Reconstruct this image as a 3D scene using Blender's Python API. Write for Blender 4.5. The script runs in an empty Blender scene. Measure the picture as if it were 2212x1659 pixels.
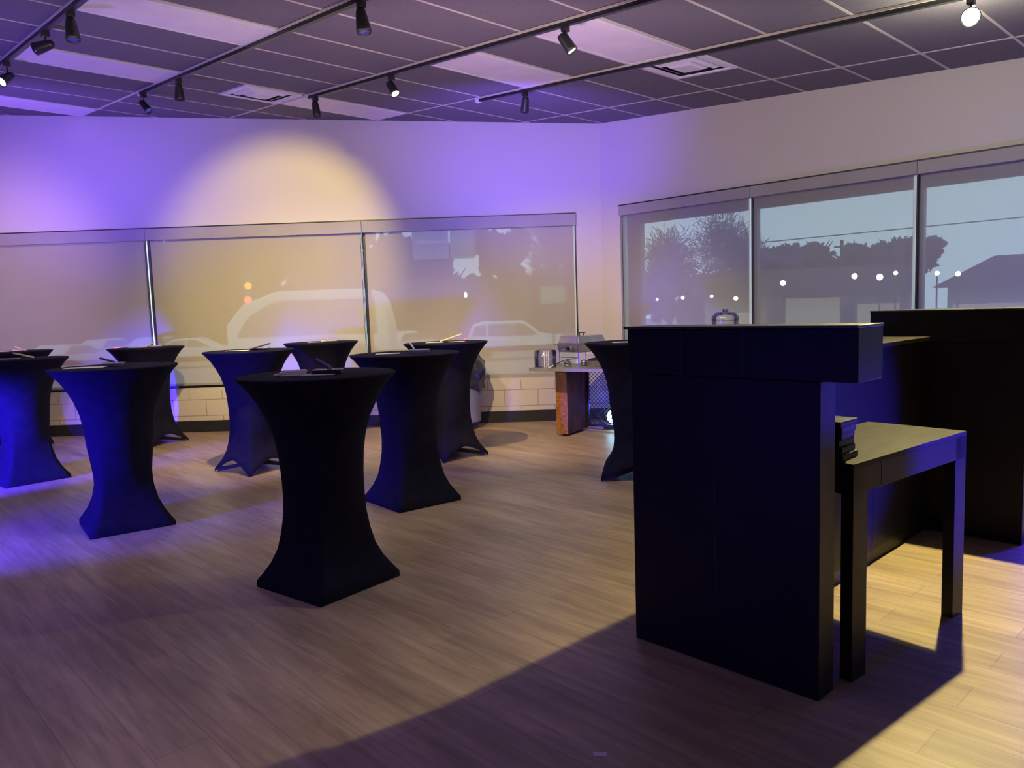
import bpy, bmesh, math, random
from mathutils import Vector, Matrix
random.seed(7)
SC = bpy.context.scene
COL = SC.collection
PI = math.pi

# ------------------------------------------------------------------ materials
def mat(name, col, rough=.6, metal=0., emit=None, es=0., spec=.5, sheen=0.):
    m = bpy.data.materials.new(name); m.use_nodes = True
    b = m.node_tree.nodes['Principled BSDF']
    b.inputs['Base Color'].default_value = (*col, 1)
    b.inputs['Roughness'].default_value = rough
    b.inputs['Metallic'].default_value = metal
    b.inputs['Specular IOR Level'].default_value = spec
    if sheen: b.inputs['Sheen Weight'].default_value = sheen
    if emit:
        b.inputs['Emission Color'].default_value = (*emit, 1)
        b.inputs['Emission Strength'].default_value = es
    return m
def nodes(m): return m.node_tree.nodes, m.node_tree.links, m.node_tree.nodes['Principled BSDF']
def noisy(name, c1, c2, scale=8, rough=.7, bump=0., stretch=(1,1,1), **k):
    m = mat(name, c1, rough, **k); N, L, b = nodes(m)
    tc = N.new('ShaderNodeTexCoord'); mp = N.new('ShaderNodeMapping'); mp.inputs['Scale'].default_value = stretch
    nz = N.new('ShaderNodeTexNoise'); nz.inputs['Scale'].default_value = scale; nz.inputs['Detail'].default_value = 6
    cr = N.new('ShaderNodeValToRGB'); cr.color_ramp.elements[0].color = (*c1, 1); cr.color_ramp.elements[1].color = (*c2, 1)
    cr.color_ramp.elements[0].position = .35; cr.color_ramp.elements[1].position = .65
    L.new(tc.outputs['Object'], mp.inputs[0]); L.new(mp.outputs[0], nz.inputs['Vector'])
    L.new(nz.outputs['Fac'], cr.inputs[0]); L.new(cr.outputs[0], b.inputs['Base Color'])
    if bump:
        bp = N.new('ShaderNodeBump'); bp.inputs['Strength'].default_value = bump; bp.inputs['Distance'].default_value = .01
        L.new(nz.outputs['Fac'], bp.inputs['Height']); L.new(bp.outputs[0], b.inputs['Normal'])
    return m

def floor_mat():
    m = mat('oak plank', (.42,.33,.23), .42, spec=.35); N, L, b = nodes(m)
    tc = N.new('ShaderNodeTexCoord'); mp = N.new('ShaderNodeMapping'); mp.vector_type='POINT'
    mp.inputs['Rotation'].default_value = (0,0,-(TH+PI/2))      # planks run along the track direction
    L.new(tc.outputs['Object'], mp.inputs[0])
    br = N.new('ShaderNodeTexBrick'); br.offset = .37; br.inputs['Scale'].default_value = 1
    br.inputs['Brick Width'].default_value = 1.22; br.inputs['Row Height'].default_value = .18
    br.inputs['Mortar Size'].default_value = .0016; br.inputs['Mortar Smooth'].default_value = .3
    br.inputs['Color1'].default_value = (.47,.375,.245,1); br.inputs['Color2'].default_value = (.41,.325,.21,1)
    br.inputs['Mortar'].default_value = (.27,.21,.15,1); br.inputs['Bias'].default_value = 0
    L.new(mp.outputs[0], br.inputs['Vector'])
    m2 = N.new('ShaderNodeMapping'); m2.inputs['Scale'].default_value = (1.3,16,1); L.new(mp.outputs[0], m2.inputs[0])
    nz = N.new('ShaderNodeTexNoise'); nz.inputs['Scale'].default_value = 1.6; nz.inputs['Detail'].default_value = 9; nz.inputs['Roughness'].default_value=.65
    nz.inputs['Distortion'].default_value=.5
    L.new(m2.outputs[0], nz.inputs['Vector'])
    cr = N.new('ShaderNodeValToRGB'); cr.color_ramp.elements[0].position=.3; cr.color_ramp.elements[1].position=.72
    cr.color_ramp.elements[0].color=(.70,.66,.62,1); cr.color_ramp.elements[1].color=(1.22,1.2,1.16,1)
    L.new(nz.outputs['Fac'], cr.inputs[0])
    m3 = N.new('ShaderNodeMapping'); m3.inputs['Scale'].default_value=(1.2,4.5,1); L.new(mp.outputs[0], m3.inputs[0])
    n2 = N.new('ShaderNodeTexNoise'); n2.inputs['Scale'].default_value=1.1; n2.inputs['Detail'].default_value=4; L.new(m3.outputs[0], n2.inputs['Vector'])
    c2 = N.new('ShaderNodeValToRGB'); c2.color_ramp.elements[0].position=.3; c2.color_ramp.elements[1].position=.7
    c2.color_ramp.elements[0].color=(.74,.72,.70,1); c2.color_ramp.elements[1].color=(1.12,1.12,1.12,1); L.new(n2.outputs['Fac'], c2.inputs[0])
    mx = N.new('ShaderNodeMixRGB'); mx.blend_type='MULTIPLY'; mx.inputs[0].default_value=1
    L.new(br.outputs['Color'], mx.inputs[1]); L.new(cr.outputs[0], mx.inputs[2])
    my = N.new('ShaderNodeMixRGB'); my.blend_type='MULTIPLY'; my.inputs[0].default_value=1
    L.new(mx.outputs[0], my.inputs[1]); L.new(c2.outputs[0], my.inputs[2]); L.new(my.outputs[0], b.inputs['Base Color'])
    bp = N.new('ShaderNodeBump'); bp.inputs['Strength'].default_value=.12; bp.inputs['Distance'].default_value=.004
    L.new(nz.outputs['Fac'], bp.inputs['Height']); L.new(bp.outputs[0], b.inputs['Normal'])
    return m

def wall_mat():
    # painted drywall above, painted concrete block below the sill (object z < .5)
    m = mat('painted wall', (.66,.62,.57), .75, spec=.2); N, L, b = nodes(m)
    tc = N.new('ShaderNodeTexCoord'); sp = N.new('ShaderNodeSeparateXYZ'); L.new(tc.outputs['Object'], sp.inputs[0])
    cb = N.new('ShaderNodeCombineXYZ'); L.new(sp.outputs['X'], cb.inputs['X']); L.new(sp.outputs['Z'], cb.inputs['Y'])
    br = N.new('ShaderNodeTexBrick'); br.offset=.5; br.inputs['Scale'].default_value=1
    br.inputs['Brick Width'].default_value=.4; br.inputs['Row Height'].default_value=.195
    br.inputs['Mortar Size'].default_value=.004; br.inputs['Mortar Smooth'].default_value=.2
    for i in ('Color1','Color2'): br.inputs[i].default_value=(.70,.64,.54,1)
    br.inputs['Mortar'].default_value=(.34,.28,.20,1)
    L.new(cb.outputs[0], br.inputs['Vector'])
    lt = N.new('ShaderNodeMath'); lt.operation='LESS_THAN'; lt.inputs[1].default_value=.5; L.new(sp.outputs['Z'], lt.inputs[0])
    mx = N.new('ShaderNodeMixRGB'); L.new(lt.outputs[0], mx.inputs[0]); mx.inputs[1].default_value=(.66,.62,.57,1)
    L.new(br.outputs['Color'], mx.inputs[2]); L.new(mx.outputs[0], b.inputs['Base Color'])
    nz = N.new('ShaderNodeTexNoise'); nz.inputs['Scale'].default_value=120; L.new(tc.outputs['Object'], nz.inputs['Vector'])
    bp = N.new('ShaderNodeBump'); bp.inputs['Strength'].default_value=.08; bp.inputs['Distance'].default_value=.003
    L.new(nz.outputs['Fac'], bp.inputs['Height']); L.new(bp.outputs[0], b.inputs['Normal'])
    return m

def shade_mat(name, col, op):
    # woven solar fabric: part open weave, part diffuse reflection, part light passing through the yarn
    m = bpy.data.materials.new(name); m.use_nodes=True; N=m.node_tree.nodes; L=m.node_tree.links; N.clear()
    out=N.new('ShaderNodeOutputMaterial'); d=N.new('ShaderNodeBsdfDiffuse'); t=N.new('ShaderNodeBsdfTranslucent'); tr=N.new('ShaderNodeBsdfTransparent')
    d.inputs[0].default_value=(*col,1); t.inputs[0].default_value=(*col,1)
    tc=N.new('ShaderNodeTexCoord'); nz=N.new('ShaderNodeTexNoise'); nz.inputs['Scale'].default_value=3; L.new(tc.outputs['Object'],nz.inputs['Vector'])
    m1=N.new('ShaderNodeMixShader'); m1.inputs[0].default_value=.16; L.new(d.outputs[0],m1.inputs[1]); L.new(t.outputs[0],m1.inputs[2])
    mr=N.new('ShaderNodeMapRange'); mr.inputs['To Min'].default_value=op-.015; mr.inputs['To Max'].default_value=op+.015; L.new(nz.outputs['Fac'],mr.inputs[0])
    m2=N.new('ShaderNodeMixShader'); L.new(mr.outputs[0],m2.inputs[0]); L.new(m1.outputs[0],m2.inputs[1]); L.new(tr.outputs[0],m2.inputs[2])
    L.new(m2.outputs[0],out.inputs[0]); return m

def clear_mat(name, col, alpha, rough=.1):
    m=bpy.data.materials.new(name); m.use_nodes=True; N=m.node_tree.nodes; L=m.node_tree.links; N.clear()
    out=N.new('ShaderNodeOutputMaterial'); g=N.new('ShaderNodeBsdfGlossy'); g.inputs['Roughness'].default_value=rough; g.inputs[0].default_value=(*col,1)
    tr=N.new('ShaderNodeBsdfTransparent'); fr=N.new('ShaderNodeFresnel'); fr.inputs[0].default_value=1.45
    ad=N.new('ShaderNodeMath'); ad.operation='ADD'; ad.inputs[1].default_value=alpha; ad.use_clamp=True; L.new(fr.outputs[0],ad.inputs[0])
    mx=N.new('ShaderNodeMixShader'); L.new(ad.outputs[0],mx.inputs[0]); L.new(tr.outputs[0],mx.inputs[1]); L.new(g.outputs[0],mx.inputs[2]); L.new(mx.outputs[0],out.inputs[0]); return m

TH = .7589
M = {}
M['floor']=floor_mat(); M['wall']=wall_mat()
M['tile']=noisy('charcoal ceiling tile',(.15,.135,.15),(.13,.115,.13),60,.9,.25)
M['tee']=mat('ceiling tee metal',(.55,.50,.42),.5,0)
M['black']=noisy('black track metal',(.012,.012,.014),(.02,.02,.022),20,.4)
M['head']=noisy('black spotlight housing',(.015,.015,.018),(.02,.02,.024),20,.35)
M['diffuser']=noisy('white acrylic diffuser',(.72,.66,.68),(.66,.60,.63),4,.5)
M['white']=noisy('white enamel',(.75,.73,.75),(.7,.68,.7),9,.45)
M['spandex']=noisy('black spandex',(.010,.010,.022),(.014,.013,.028),14,.85,spec=.08)
M['laminate']=noisy('black laminate',(.008,.008,.010),(.011,.010,.013),5,.45,spec=.2)
M['edge']=noisy('mottled black edge',(.05,.045,.04),(.02,.02,.02),14,.4)  # mottled, lighter than the counter laminate
M['deskt']=noisy('scuffed dark desktop',(.030,.025,.019),(.016,.014,.012),6,.62,spec=.15,stretch=(1,5,1))
M['vinyl']=noisy('black vinyl base',(.018,.018,.018),(.026,.025,.025),6,.5)
M['alu']=noisy('dark bronze frame',(.03,.03,.032),(.045,.045,.05),10,.35,metal=.3)
M['fascia']=noisy('grey fascia',(.36,.34,.33),(.40,.38,.36),2,.6)
M['shadeL']=shade_mat('solar shade fabric',(.62,.57,.50),.23)
M['shadeR']=shade_mat('solar shade fabric open',(.50,.49,.48),.30)
M['gap_glow']=mat('pale daylight glow strip',(.85,.9,.9),.4,emit=(.8,.95,1),es=.6)  # emission stands in for daylight showing through the shade gaps
M['glass']=clear_mat('window glass',(.8,.8,.8),.0,.35)
M['paper']=noisy('white paper',(.9,.87,.8),(.84,.82,.75),12,.7)
M['cream']=noisy('cream card',(.9,.78,.56),(.85,.74,.54),12,.7)
M['purple']=noisy('purple plastic',(.06,.05,.20),(.08,.06,.24),8,.45)
M['steel']=noisy('polished steel',(.75,.74,.72),(.6,.6,.6),5,.18,metal=1)
M['burl']=noisy('orange burl wood',(.46,.20,.05),(.24,.09,.02),22,.4,stretch=(1,1,1.6))
M['dwood']=noisy('dark walnut and shaded burl',(.13,.06,.035),(.07,.035,.025),14,.75,spec=.15,stretch=(1,1,.4))
M['slab']=noisy('grey stone slab',(.24,.22,.21),(.32,.30,.28),30,.35)
M['mesh']=noisy('black wire mesh',(.03,.03,.035),(.05,.05,.05),30,.4,metal=.5)
M['binbody']=noisy('grey plastic',(.20,.20,.22),(.24,.24,.26),6,.5)
M['bag']=noisy('black bin liner',(.02,.02,.022),(.035,.035,.04),18,.25,.6,spec=.8)
M['plas']=clear_mat('clear plastic',(.85,.8,.95),.12,.12)
M['lampon']=mat('lit lens',(1,1,.9),.5,emit=(1,.93,.62),es=9)
M['lampoff']=mat('faint blue lens',(.02,.02,.04),.15,emit=(.12,.1,1),es=.25)  # unlit lens with a faint blue emission in its material
M['lamphot']=mat('blazing lens',(1,1,.9),.5,emit=(1,.97,.72),es=900)
M['blue']=mat('blue led lens',(.2,.4,1),.4,emit=(.06,.22,1),es=30)
M['cyan']=mat('cyan led lens',(.5,.8,1),.4,emit=(.3,.75,1),es=22)

# ------------------------------------------------------------------ mesh helpers
def newobj(name, verts, faces, m, parent=None, smooth=False, loc=None, rz=0, mats=None, mi=None, bevel=0):
    me=bpy.data.meshes.new(name); me.from_pydata([tuple(v) for v in verts],[],faces)
    for mm in (mats or [m]): me.materials.append(mm)
    if mi: 
        for p,i in zip(me.polygons,mi): p.material_index=i
    bm=bmesh.new(); bm.from_mesh(me); bmesh.ops.recalc_face_normals(bm,faces=bm.faces); bm.to_mesh(me); bm.free()
    if smooth:
        for p in me.polygons: p.use_smooth=True
    me.update(); o=bpy.data.objects.new(name,me); COL.objects.link(o)
    if parent: o.parent=parent
    if loc: o.location=loc
    if rz: o.rotation_euler=(0,0,rz)
    if bevel:
        b=o.modifiers.new('b','BEVEL'); b.width=bevel; b.segments=2; b.limit_method='ANGLE'; b.angle_limit=.6
    return o
class MB:
    def __init__(s): s.v=[]; s.f=[]
    def add(s,v,f):
        n=len(s.v); s.v+= [tuple(x) for x in v]; s.f+=[tuple(i+n for i in q) for q in f]; return s
    def hexa(s,c):   # 8 corners: bottom 4 (ccw), top 4
        return s.add(c,[(3,2,1,0),(4,5,6,7),(0,1,5,4),(1,2,6,5),(2,3,7,6),(3,0,4,7)])
    def box(s,x0,x1,y0,y1,z0,z1):
        return s.hexa([(x0,y0,z0),(x1,y0,z0),(x1,y1,z0),(x0,y1,z0),(x0,y0,z1),(x1,y0,z1),(x1,y1,z1),(x0,y1,z1)])
    def tube(s,p,q,r0,r1=None,n=12,cap=True):
        r1=r0 if r1 is None else r1; p=Vector(p); q=Vector(q); d=(q-p).normalized()
        a=d.orthogonal().normalized(); b=d.cross(a); v=[];f=[]
        for c,r in ((p,r0),(q,r1)):
            for i in range(n):
                t=2*PI*i/n; v.append(c+a*math.cos(t)*r+b*math.sin(t)*r)
        f=[(i,(i+1)%n,n+(i+1)%n,n+i) for i in range(n)]
        if cap: f+=[tuple(range(n))[::-1],tuple(range(n,2*n))]
        return s.add(v,f)
    def lathe(s,prof,o=(0,0,0),axis=(0,0,1),n=24,cap=True):
        d=Vector(axis).normalized(); a=d.orthogonal().normalized(); b=d.cross(a); o=Vector(o); v=[];f=[]
        for r,h in prof:
            for i in range(n):
                t=2*PI*i/n; v.append(o+d*h+a*math.cos(t)*r+b*math.sin(t)*r)
        for k in range(len(prof)-1):
            f+=[(k*n+i,k*n+(i+1)%n,(k+1)*n+(i+1)%n,(k+1)*n+i) for i in range(n)]
        if cap: f+=[tuple(range(n))[::-1],tuple(range((len(prof)-1)*n,len(prof)*n))]
        return s.add(v,f)
    def build(s,name,m,parent=None,**k): return newobj(name,s.v,s.f,m,parent,**k)
def tag(o,label=None,cat=None,group=None,kind=None):
    if label: o['label']=label
    if cat: o['category']=cat
    if group: o['group']=group
    if kind: o['kind']=kind
    return o
def thing(name,label,cat,loc=(0,0,0),rz=0,group=None):
    o=bpy.data.objects.new(name,None); COL.objects.link(o); o.location=loc; o.rotation_euler=(0,0,rz); o.empty_display_size=.1
    return tag(o,label,cat,group)
def copy_tree(o,parent=None):
    c=o.copy(); COL.objects.link(c)
    if parent: c.parent=parent
    for ch in list(o.children): copy_tree(ch,c)
    return c
def struct(o,label=None): o['kind']='structure'; 

# ------------------------------------------------------------------ frames of the place
Ax=Vector((math.cos(TH),math.sin(TH),0)); Bx=Vector((-math.sin(TH),math.cos(TH),0))
def AB(a,b,z=0.): p=Ax*a+Bx*b; return Vector((p.x,p.y,z))
CR=Vector((1.107,9.13,0))                       # corner of the two window walls
def cz(x,y): return 3.446-.0501*(x-CR.x)+.0551*(y-CR.y)   # sloping ceiling
def czab(a,b): p=AB(a,b); return cz(p.x,p.y)
room=[(1.107,9.13),(-7.39,9.274),(-7.39,-3.5),(8.68,-3.5),(8.68,1.148)]

# floor
newobj('floor',[(x,y,0) for x,y in room]+[(x,y,-.12) for x,y in room],[(0,1,2,3,4),(9,8,7,6,5)]+[(i,5+i,5+(i+1)%5,(i+1)%5) for i in range(5)],M['floor'])['kind']='structure'
# ceiling with its tile surface and metal tee grid
ce=newobj('ceiling',[(x,y,cz(x,y)) for x,y in room]+[(x,y,cz(x,y)+.1) for x,y in room],[(0,1,2,3,4),(9,8,7,6,5)]+[(i,5+i,5+(i+1)%5,(i+1)%5) for i in range(5)],M['tile']); ce['kind']='structure'
def clip(p,d):
    # clip an infinite line to the convex room polygon
    lo,hi=-50,50; cx=sum(q[0] for q in room)/5; cy=sum(q[1] for q in room)/5
    for i in range(5):
        x0,y0=room[i]; x1,y1=room[(i+1)%5]; nx,ny=-(y1-y0),(x1-x0)
        if (cx-x0)*nx+(cy-y0)*ny<0: nx,ny=-nx,-ny
        L=math.hypot(nx,ny); nx/=L; ny/=L
        dist=(p.x-x0)*nx+(p.y-y0)*ny-.01; dn=d.x*nx+d.y*ny
        if abs(dn)<1e-9:
            if dist<0: return None
            continue
        t=-dist/dn
        if dn>0: lo=max(lo,t)
        else: hi=min(hi,t)
    return (lo,hi) if hi>lo else None
def bar(mb,p,q,w,z0,z1):
    # a bar that follows the ceiling slope, z0/z1 are offsets from the ceiling
    d=(q-p); d.z=0; n=Vector((-d.y,d.x,0)).normalized()*w/2; c=[]
    for dz in (z0,z1):
        for r in (p-n,q-n,q+n,p+n): c.append((r.x,r.y,cz(r.x,r.y)+dz))
    mb.hexa(c)
g=MB()
TW=1.2165; TB=.605
avals=[1.575+TW*k for k in range(-8,6)]; bvals=[4.6+TB*k for k in range(-22,14)]
for a in avals:
    p=AB(a,0); r=clip(p,Bx)
    if r: bar(g,p+Bx*r[0],p+Bx*r[1],.024,-.004,.004)
for b in bvals:
    p=AB(0,b); r=clip(p,Ax)
    if r: bar(g,p+Ax*r[0],p+Ax*r[1],.022,-.003,.004)
g.build('tee_grid',M['tee'],ce)

def abprism(mb,a0,a1,b0,b1,z0,z1):
    c=[]
    for dz in (z0,z1):
        for a,b in ((a0,b0),(a1,b0),(a1,b1),(a0,b1)):
            p=AB(a,b); c.append((p.x,p.y,cz(p.x,p.y)+dz))
    mb.hexa(c)
def wchild(mb,name,m,parent,**k):
    # mesh given in world coordinates, stored relative to its (unrotated) parent
    l=parent.location; mb.v=[(x-l.x,y-l.y,z-l.z) for x,y,z in mb.v]; return mb.build(name,m,parent,**k)
def ceiling_panel(k,b0,b1,label):
    a0=1.575+TW*k+.02; a1=a0+TW-.04
    c=AB((a0+a1)/2,(b0+b1)/2); c.z=cz(c.x,c.y)
    t=thing('ceiling_light_panel',label,'ceiling light',c,0,'flat recessed ceiling light panels')
    f=MB(); w=.02
    for q in ((a0,a1,b0,b0+w),(a0,a1,b1-w,b1),(a0,a0+w,b0+w,b1-w),(a1-w,a1,b0+w,b1-w)): abprism(f,*q,-.012,0)
    wchild(f,'frame',M['white'],t); d=MB(); abprism(d,a0+w,a1-w,b0+w,b1-w,-.008,-.002); wchild(d,'diffuser',M['diffuser'],t)
ceiling_panel(0,5.225,5.785,'long violet-lit ceiling light panel nearest the top left, between the first two lighting tracks')
ceiling_panel(0,7.04,7.60,'ceiling light panel between the first two tracks, beside the lit spotlight at left')
ceiling_panel(0,9.46,10.03,'narrow-looking ceiling light panel closest to the left window wall, far left')
ceiling_panel(2,7.04,7.60,'ceiling light panel beside the square air vent near the left window wall')
ceiling_panel(2,4.62,5.18,'pinkish ceiling light panel in the middle, between third and fourth tracks')
ceiling_panel(2,3.41,3.97,'large pinkish ceiling light panel behind the spotlight at top centre')
def vent(a0,b0,label,m2):
    a1=a0+.59; b1=b0+.58; c=AB(a0+.3,b0+.29); c.z=cz(c.x,c.y)
    t=thing('ceiling_vent',label,'air vent',c,0,'square ceiling air vents')
    f=MB(); w=.035
    for q in ((a0,a1,b0,b0+w),(a0,a1,b1-w,b1),(a0,a0+w,b0+w,b1-w),(a1-w,a1,b0+w,b1-w)): abprism(f,*q,-.014,0)
    wchild(f,'frame',M['white'],t)
    bk=MB(); abprism(bk,a0+w,a1-w,b0+w,b1-w,-.004,-.001); wchild(bk,'dark_throat',M['head'],t)
    # stepped cone louvres
    lv=MB()
    for i,(s,dz) in enumerate(((.075,-.012),(.14,-.02),(.20,-.028))):
        x0,x1,y0,y1=a0+s,a1-s,b0+s,b1-s; o=.045
        ring=[]
        for (aa,bb,zz) in ((x0,y0,dz),(x1,y0,dz),(x1,y1,dz),(x0,y1,dz)):
            p=AB(aa,bb); ring.append((p.x,p.y,cz(p.x,p.y)+zz))
        for (aa,bb,zz) in ((x0-o,y0-o,-.003),(x1+o,y0-o,-.003),(x1+o,y1+o,-.003),(x0-o,y1+o,-.003)):
            p=AB(aa,bb); ring.append((p.x,p.y,cz(p.x,p.y)+zz))
        lv.add(ring,[(0,1,5,4),(1,2,6,5),(2,3,7,6),(3,0,4,7)])
        if i==2: lv.add(ring[:4],[(0,1,2,3)])
    wchild(lv,'louvre',M['white'],t)
vent(3.375,7.05,'white square ceiling vent at left centre, beside a ceiling light panel above the window wall',0)
vent(5.27,3.375,'violet-lit square ceiling vent near the corner of the two walls',0)

# ------------------------------------------------------------------ tracks and spotlights
RAIL=-.045
def track(a,b0,b1,label):
    p=AB(a,b1); p.z=cz(p.x,p.y)+RAIL
    t=thing('lighting_track',label,'lighting track',p,0,'black ceiling lighting tracks')
    r=MB(); bar(r,AB(a,b0),AB(a,b1),.036,RAIL,-.006); wchild(r,'rail',M['black'],t)
    e=MB(); bar(e,AB(a,b1),AB(a,b1+.05),.045,RAIL-.004,-.004); wchild(e,'end_cap',M['white'],t)
    s=MB()
    bar(s,AB(a-.024,b0),AB(a-.024,b1),.006,-.02,-.004); bar(s,AB(a+.024,b0),AB(a+.024,b1),.006,-.02,-.004); wchild(s,'side_trim',M['tee'],t)
track(1.575,-1.,8.9,'black lighting track at far left of the ceiling')
track(1.575+TW,-1.,8.08,'second black lighting track from the left, ending above the purple wall')
track(1.575+2*TW,-1.,6.98,'third black lighting track from the left, ending beside the white air vent')
track(1.575+3*TW,-1.,5.83,'rightmost black lighting track, carrying the blazing spotlight')
def spot(k,b,d,lens,label,L=.13,R=.043,back=.03,drop=.075):
    a=1.575+TW*k; p=AB(a,b); p.z=cz(p.x,p.y)+RAIL
    t=thing('track_spotlight',label,'spotlight',p,0,'black track spotlights')
    MB().box(-.025,.025,-.02,.02,-.035,0).build('adapter',M['head'],t,rz=TH,bevel=.003)
    d=Vector(d).normalized(); piv=Vector((0,0,-drop-.02))
    MB().tube((0,0,-.03),piv,.006,n=8).build('stem',M['head'],t)
    o=piv-d*L*.35
    hs=MB().lathe([(0.008,-.012),(back*.9,-.004),(back,.01),(back+.3*(R-back),.03),(R,L*.8),(R*1.04,L),(R*.92,L),(R*.9,L-.012)],o,d,20,cap=False)
    hs.tube(piv+Vector((0,0,.012)),piv-Vector((0,0,.002)),.011)
    hs=hs.build('housing',M['head'],t,smooth=True)
    MB().lathe([(.001,0),(R*.9,0.0),(R*.9,.003),(.001,.003)],o+d*(L-.014),d,20,cap=False).build('lens',M[lens],hs)
    return t,p+o+d*(L+.01),d
spot(0,7.6,(-.25,-.72,-.62),'lampon','spotlight with lit oval face at the far left edge of the ceiling',drop=.1)
spot(0,6.37,(-.95,.05,-.22),'lampoff','spotlight turned sideways to the left on the first track')
spot(0,5.73,(.12,-.1,-1),'lampoff','spotlight aimed straight down, nearest on the first track at top left',L=.14)
spot(1,8.02,(.62,-.25,-.7),'lampoff','spotlight at the wall end of the second track, tilted to the right',L=.13,R=.034,drop=.085)
spot(1,7.13,(-.05,.15,-1),'lampoff','bluish spotlight pointing down near the end of the second track',L=.135)
spot(1,4.18,(.12,0,-1),'lampoff','spotlight cut by the top edge of the picture on the second track',L=.14,R=.046)
spot(2,6.88,(.08,.1,-1),'lampoff','dark spotlight hanging at the end of the third track before the bright panel',L=.14,R=.04)
spot(2,5.6,(.42,-.42,-.8),'lampon','lit spotlight with pale oval face in the middle of the third track',R=.038,back=.036)
spot(2,3.59,(.52,-.1,-.85),'lampon','spotlight with a lit rim in front of the large light panel at top centre',R=.04,back=.036)
spot(3,5.2,(-.1,.5,-.85),'lampoff','spotlight turned away to the wall on the rightmost track near the corner',R=.04)
hot,hotp,hotd=spot(3,1.5,(-.46,-.80,-.40),'lamphot','blazing spotlight facing the viewer at the top right',R=.05)

# ------------------------------------------------------------------ walls, windows and shades
XL=Vector((-math.cos(.0169),math.sin(.0169),0)); RZL=math.atan2(XL.y,XL.x)     # local x runs left along the wall, +y into the room
XR=-Bx; RZR=math.atan2(XR.y,XR.x)                                               # local x runs right along the wall, -y into the room
def wallmesh(name,X,rz,inn,openings,length,zsill,ztop,th=.22):
    # openings = list of (x0,x1); wall sits outside the inner face (inn = +1 if +y is the room)
    mb=MB(); yo=-inn*th
    def top(x): p=CR+X*x; return cz(p.x,p.y)
    def piece(x0,x1,z0,z1=None):
        y0,y1=sorted((0,yo)); za=top(x0) if z1 is None else z1; zb=top(x1) if z1 is None else z1
        mb.hexa([(x0,y0,z0),(x1,y0,z0),(x1,y1,z0),(x0,y1,z0),(x0,y0,za),(x1,y0,zb),(x1,y1,zb),(x0,y1,za)])
    x=0
    for a,b in openings:
        piece(x,a,0); piece(a,b,0,zsill); piece(a,b,ztop); x=b
    piece(x,length,0)
    o=mb.build(name,M['wall'],loc=CR,rz=rz); o['kind']='structure'; return o
wallmesh('wall_left',XL,RZL,1,[(.295,8.1)],8.5,.53,2.447)
wallmesh('wall_right',XR,RZR,-1,[(.278,8.6)],11.0,.53,2.487)
for nm,p,q in (('wall_west',room[1],room[2]),('wall_back',room[2],room[3]),('wall_east',room[3],room[4])):
    d=Vector((q[0]-p[0],q[1]-p[1],0)); n=Vector((d.y,-d.x,0)).normalized()*.1
    cen=Vector((0.5,3,0)); 
    if (Vector((p[0],p[1],0))-cen).dot(n)<0: n=-n
    c=[(p[0],p[1],0),(q[0],q[1],0),(q[0]+n.x,q[1]+n.y,0),(p[0]+n.x,p[1]+n.y,0)]
    c=c+[(x,y,cz(x,y)) for x,y,_ in c]
    MB().hexa(c).build(nm,M['vinyl'] if nm!='wall_west' else M['wall'])['kind']='structure'
def base(name,rz,inn,L):
    y0,y1=sorted((0,inn*.012)); o=MB().box(.012,L,y0,y1,0,.135).box(.012,L,y0,y1+ (.006 if inn>0 else 0),0,.012).build(name,M['vinyl'],loc=CR,rz=rz); o['kind']='structure'
base('baseboard_left',RZL,1,8.4); base('baseboard_right',RZR,-1,10.9)

WN=[0]
def window(X,rz,inn,x0,x1,zs,zt,ml=.025,mr=.025,rail=.88,head=.05,jl=None):
    WN[0]+=1; o=-inn
    yo=lambda v:o*v                      # outward offset
    f=MB(); ys=sorted((yo(.06),yo(.12)))
    f.box(x0,x1,*ys,zt-head,zt); f.box(x0,x1,*ys,zs,zs+.045)
    f.box(x0,x0+ml,*ys,zs,zt); f.box(x1-mr,x1,*ys,zs,zt)
    w=f.build('window_%d'%WN[0],M['alu'],loc=CR,rz=rz); w['kind']='structure'
    if rail: MB().box(x0+ml,x1-mr,*sorted((yo(.07),yo(.11))),rail-.03,rail+.03).build('window_rail',M['alu'],w)
    MB().box(x0+ml,x1-mr,*sorted((yo(.088),yo(.092))),zs+.04,zt-head).build('glass_pane',M['glass'],w)
    if inn>0: MB().box(x0+.012,x0+.03,*sorted((yo(.036),yo(.040))),zs,zt-.02).build('daylight_strip',M['gap_glow'],w)  # added glowing strip, daylight put into the mullion gap
    else: MB().box(x1+.008,x1+.03,*sorted((yo(.036),yo(.040))),zs,zt-.02).build('daylight_strip',M['gap_glow'],w)
def shade(X,rz,inn,x0,x1,zb,ztc,zbc,label,m,fab,grp,gap0=.03,gap1=.0):
    # x0/x1: cassette span; fabric inset by the gaps
    p=CR+X*x0
    t=thing('roller_shade',label,'window shade',p,rz,grp); W=x1-x0; s=inn
    y=lambda a,b:tuple(sorted((s*a,s*b)))
    MB().box(.002,W-.002,*y(-.075,.03),zbc,ztc).build('cassette',M['fascia'],t)
    MB().box(0,W,*y(.03,.036),ztc-.012,ztc).build('top_trim',M['alu'],t)
    yf=s*-.025
    newobj('fabric',[(gap0,yf,zb),(W-gap1,yf,zb),(W-gap1,yf,zbc+.01),(gap0,yf,zbc+.01)],[(0,1,2,3)],fab,t)
    MB().box(gap0,W-gap1,*y(-.035,-.015),zb-.022,zb+.004).build('hem_bar',M['fascia'],t)
    c=MB(); r=.004
    c.tube((gap0*.4,s*.0,zbc),(gap0*.4,s*.0,.75),r,n=6); c.tube((gap0*.4+.008,s*.01,zbc),(gap0*.4+.008,s*.01,.75),r,n=6); c.build('pull_chain',M['alu'],t)
    return t
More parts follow.
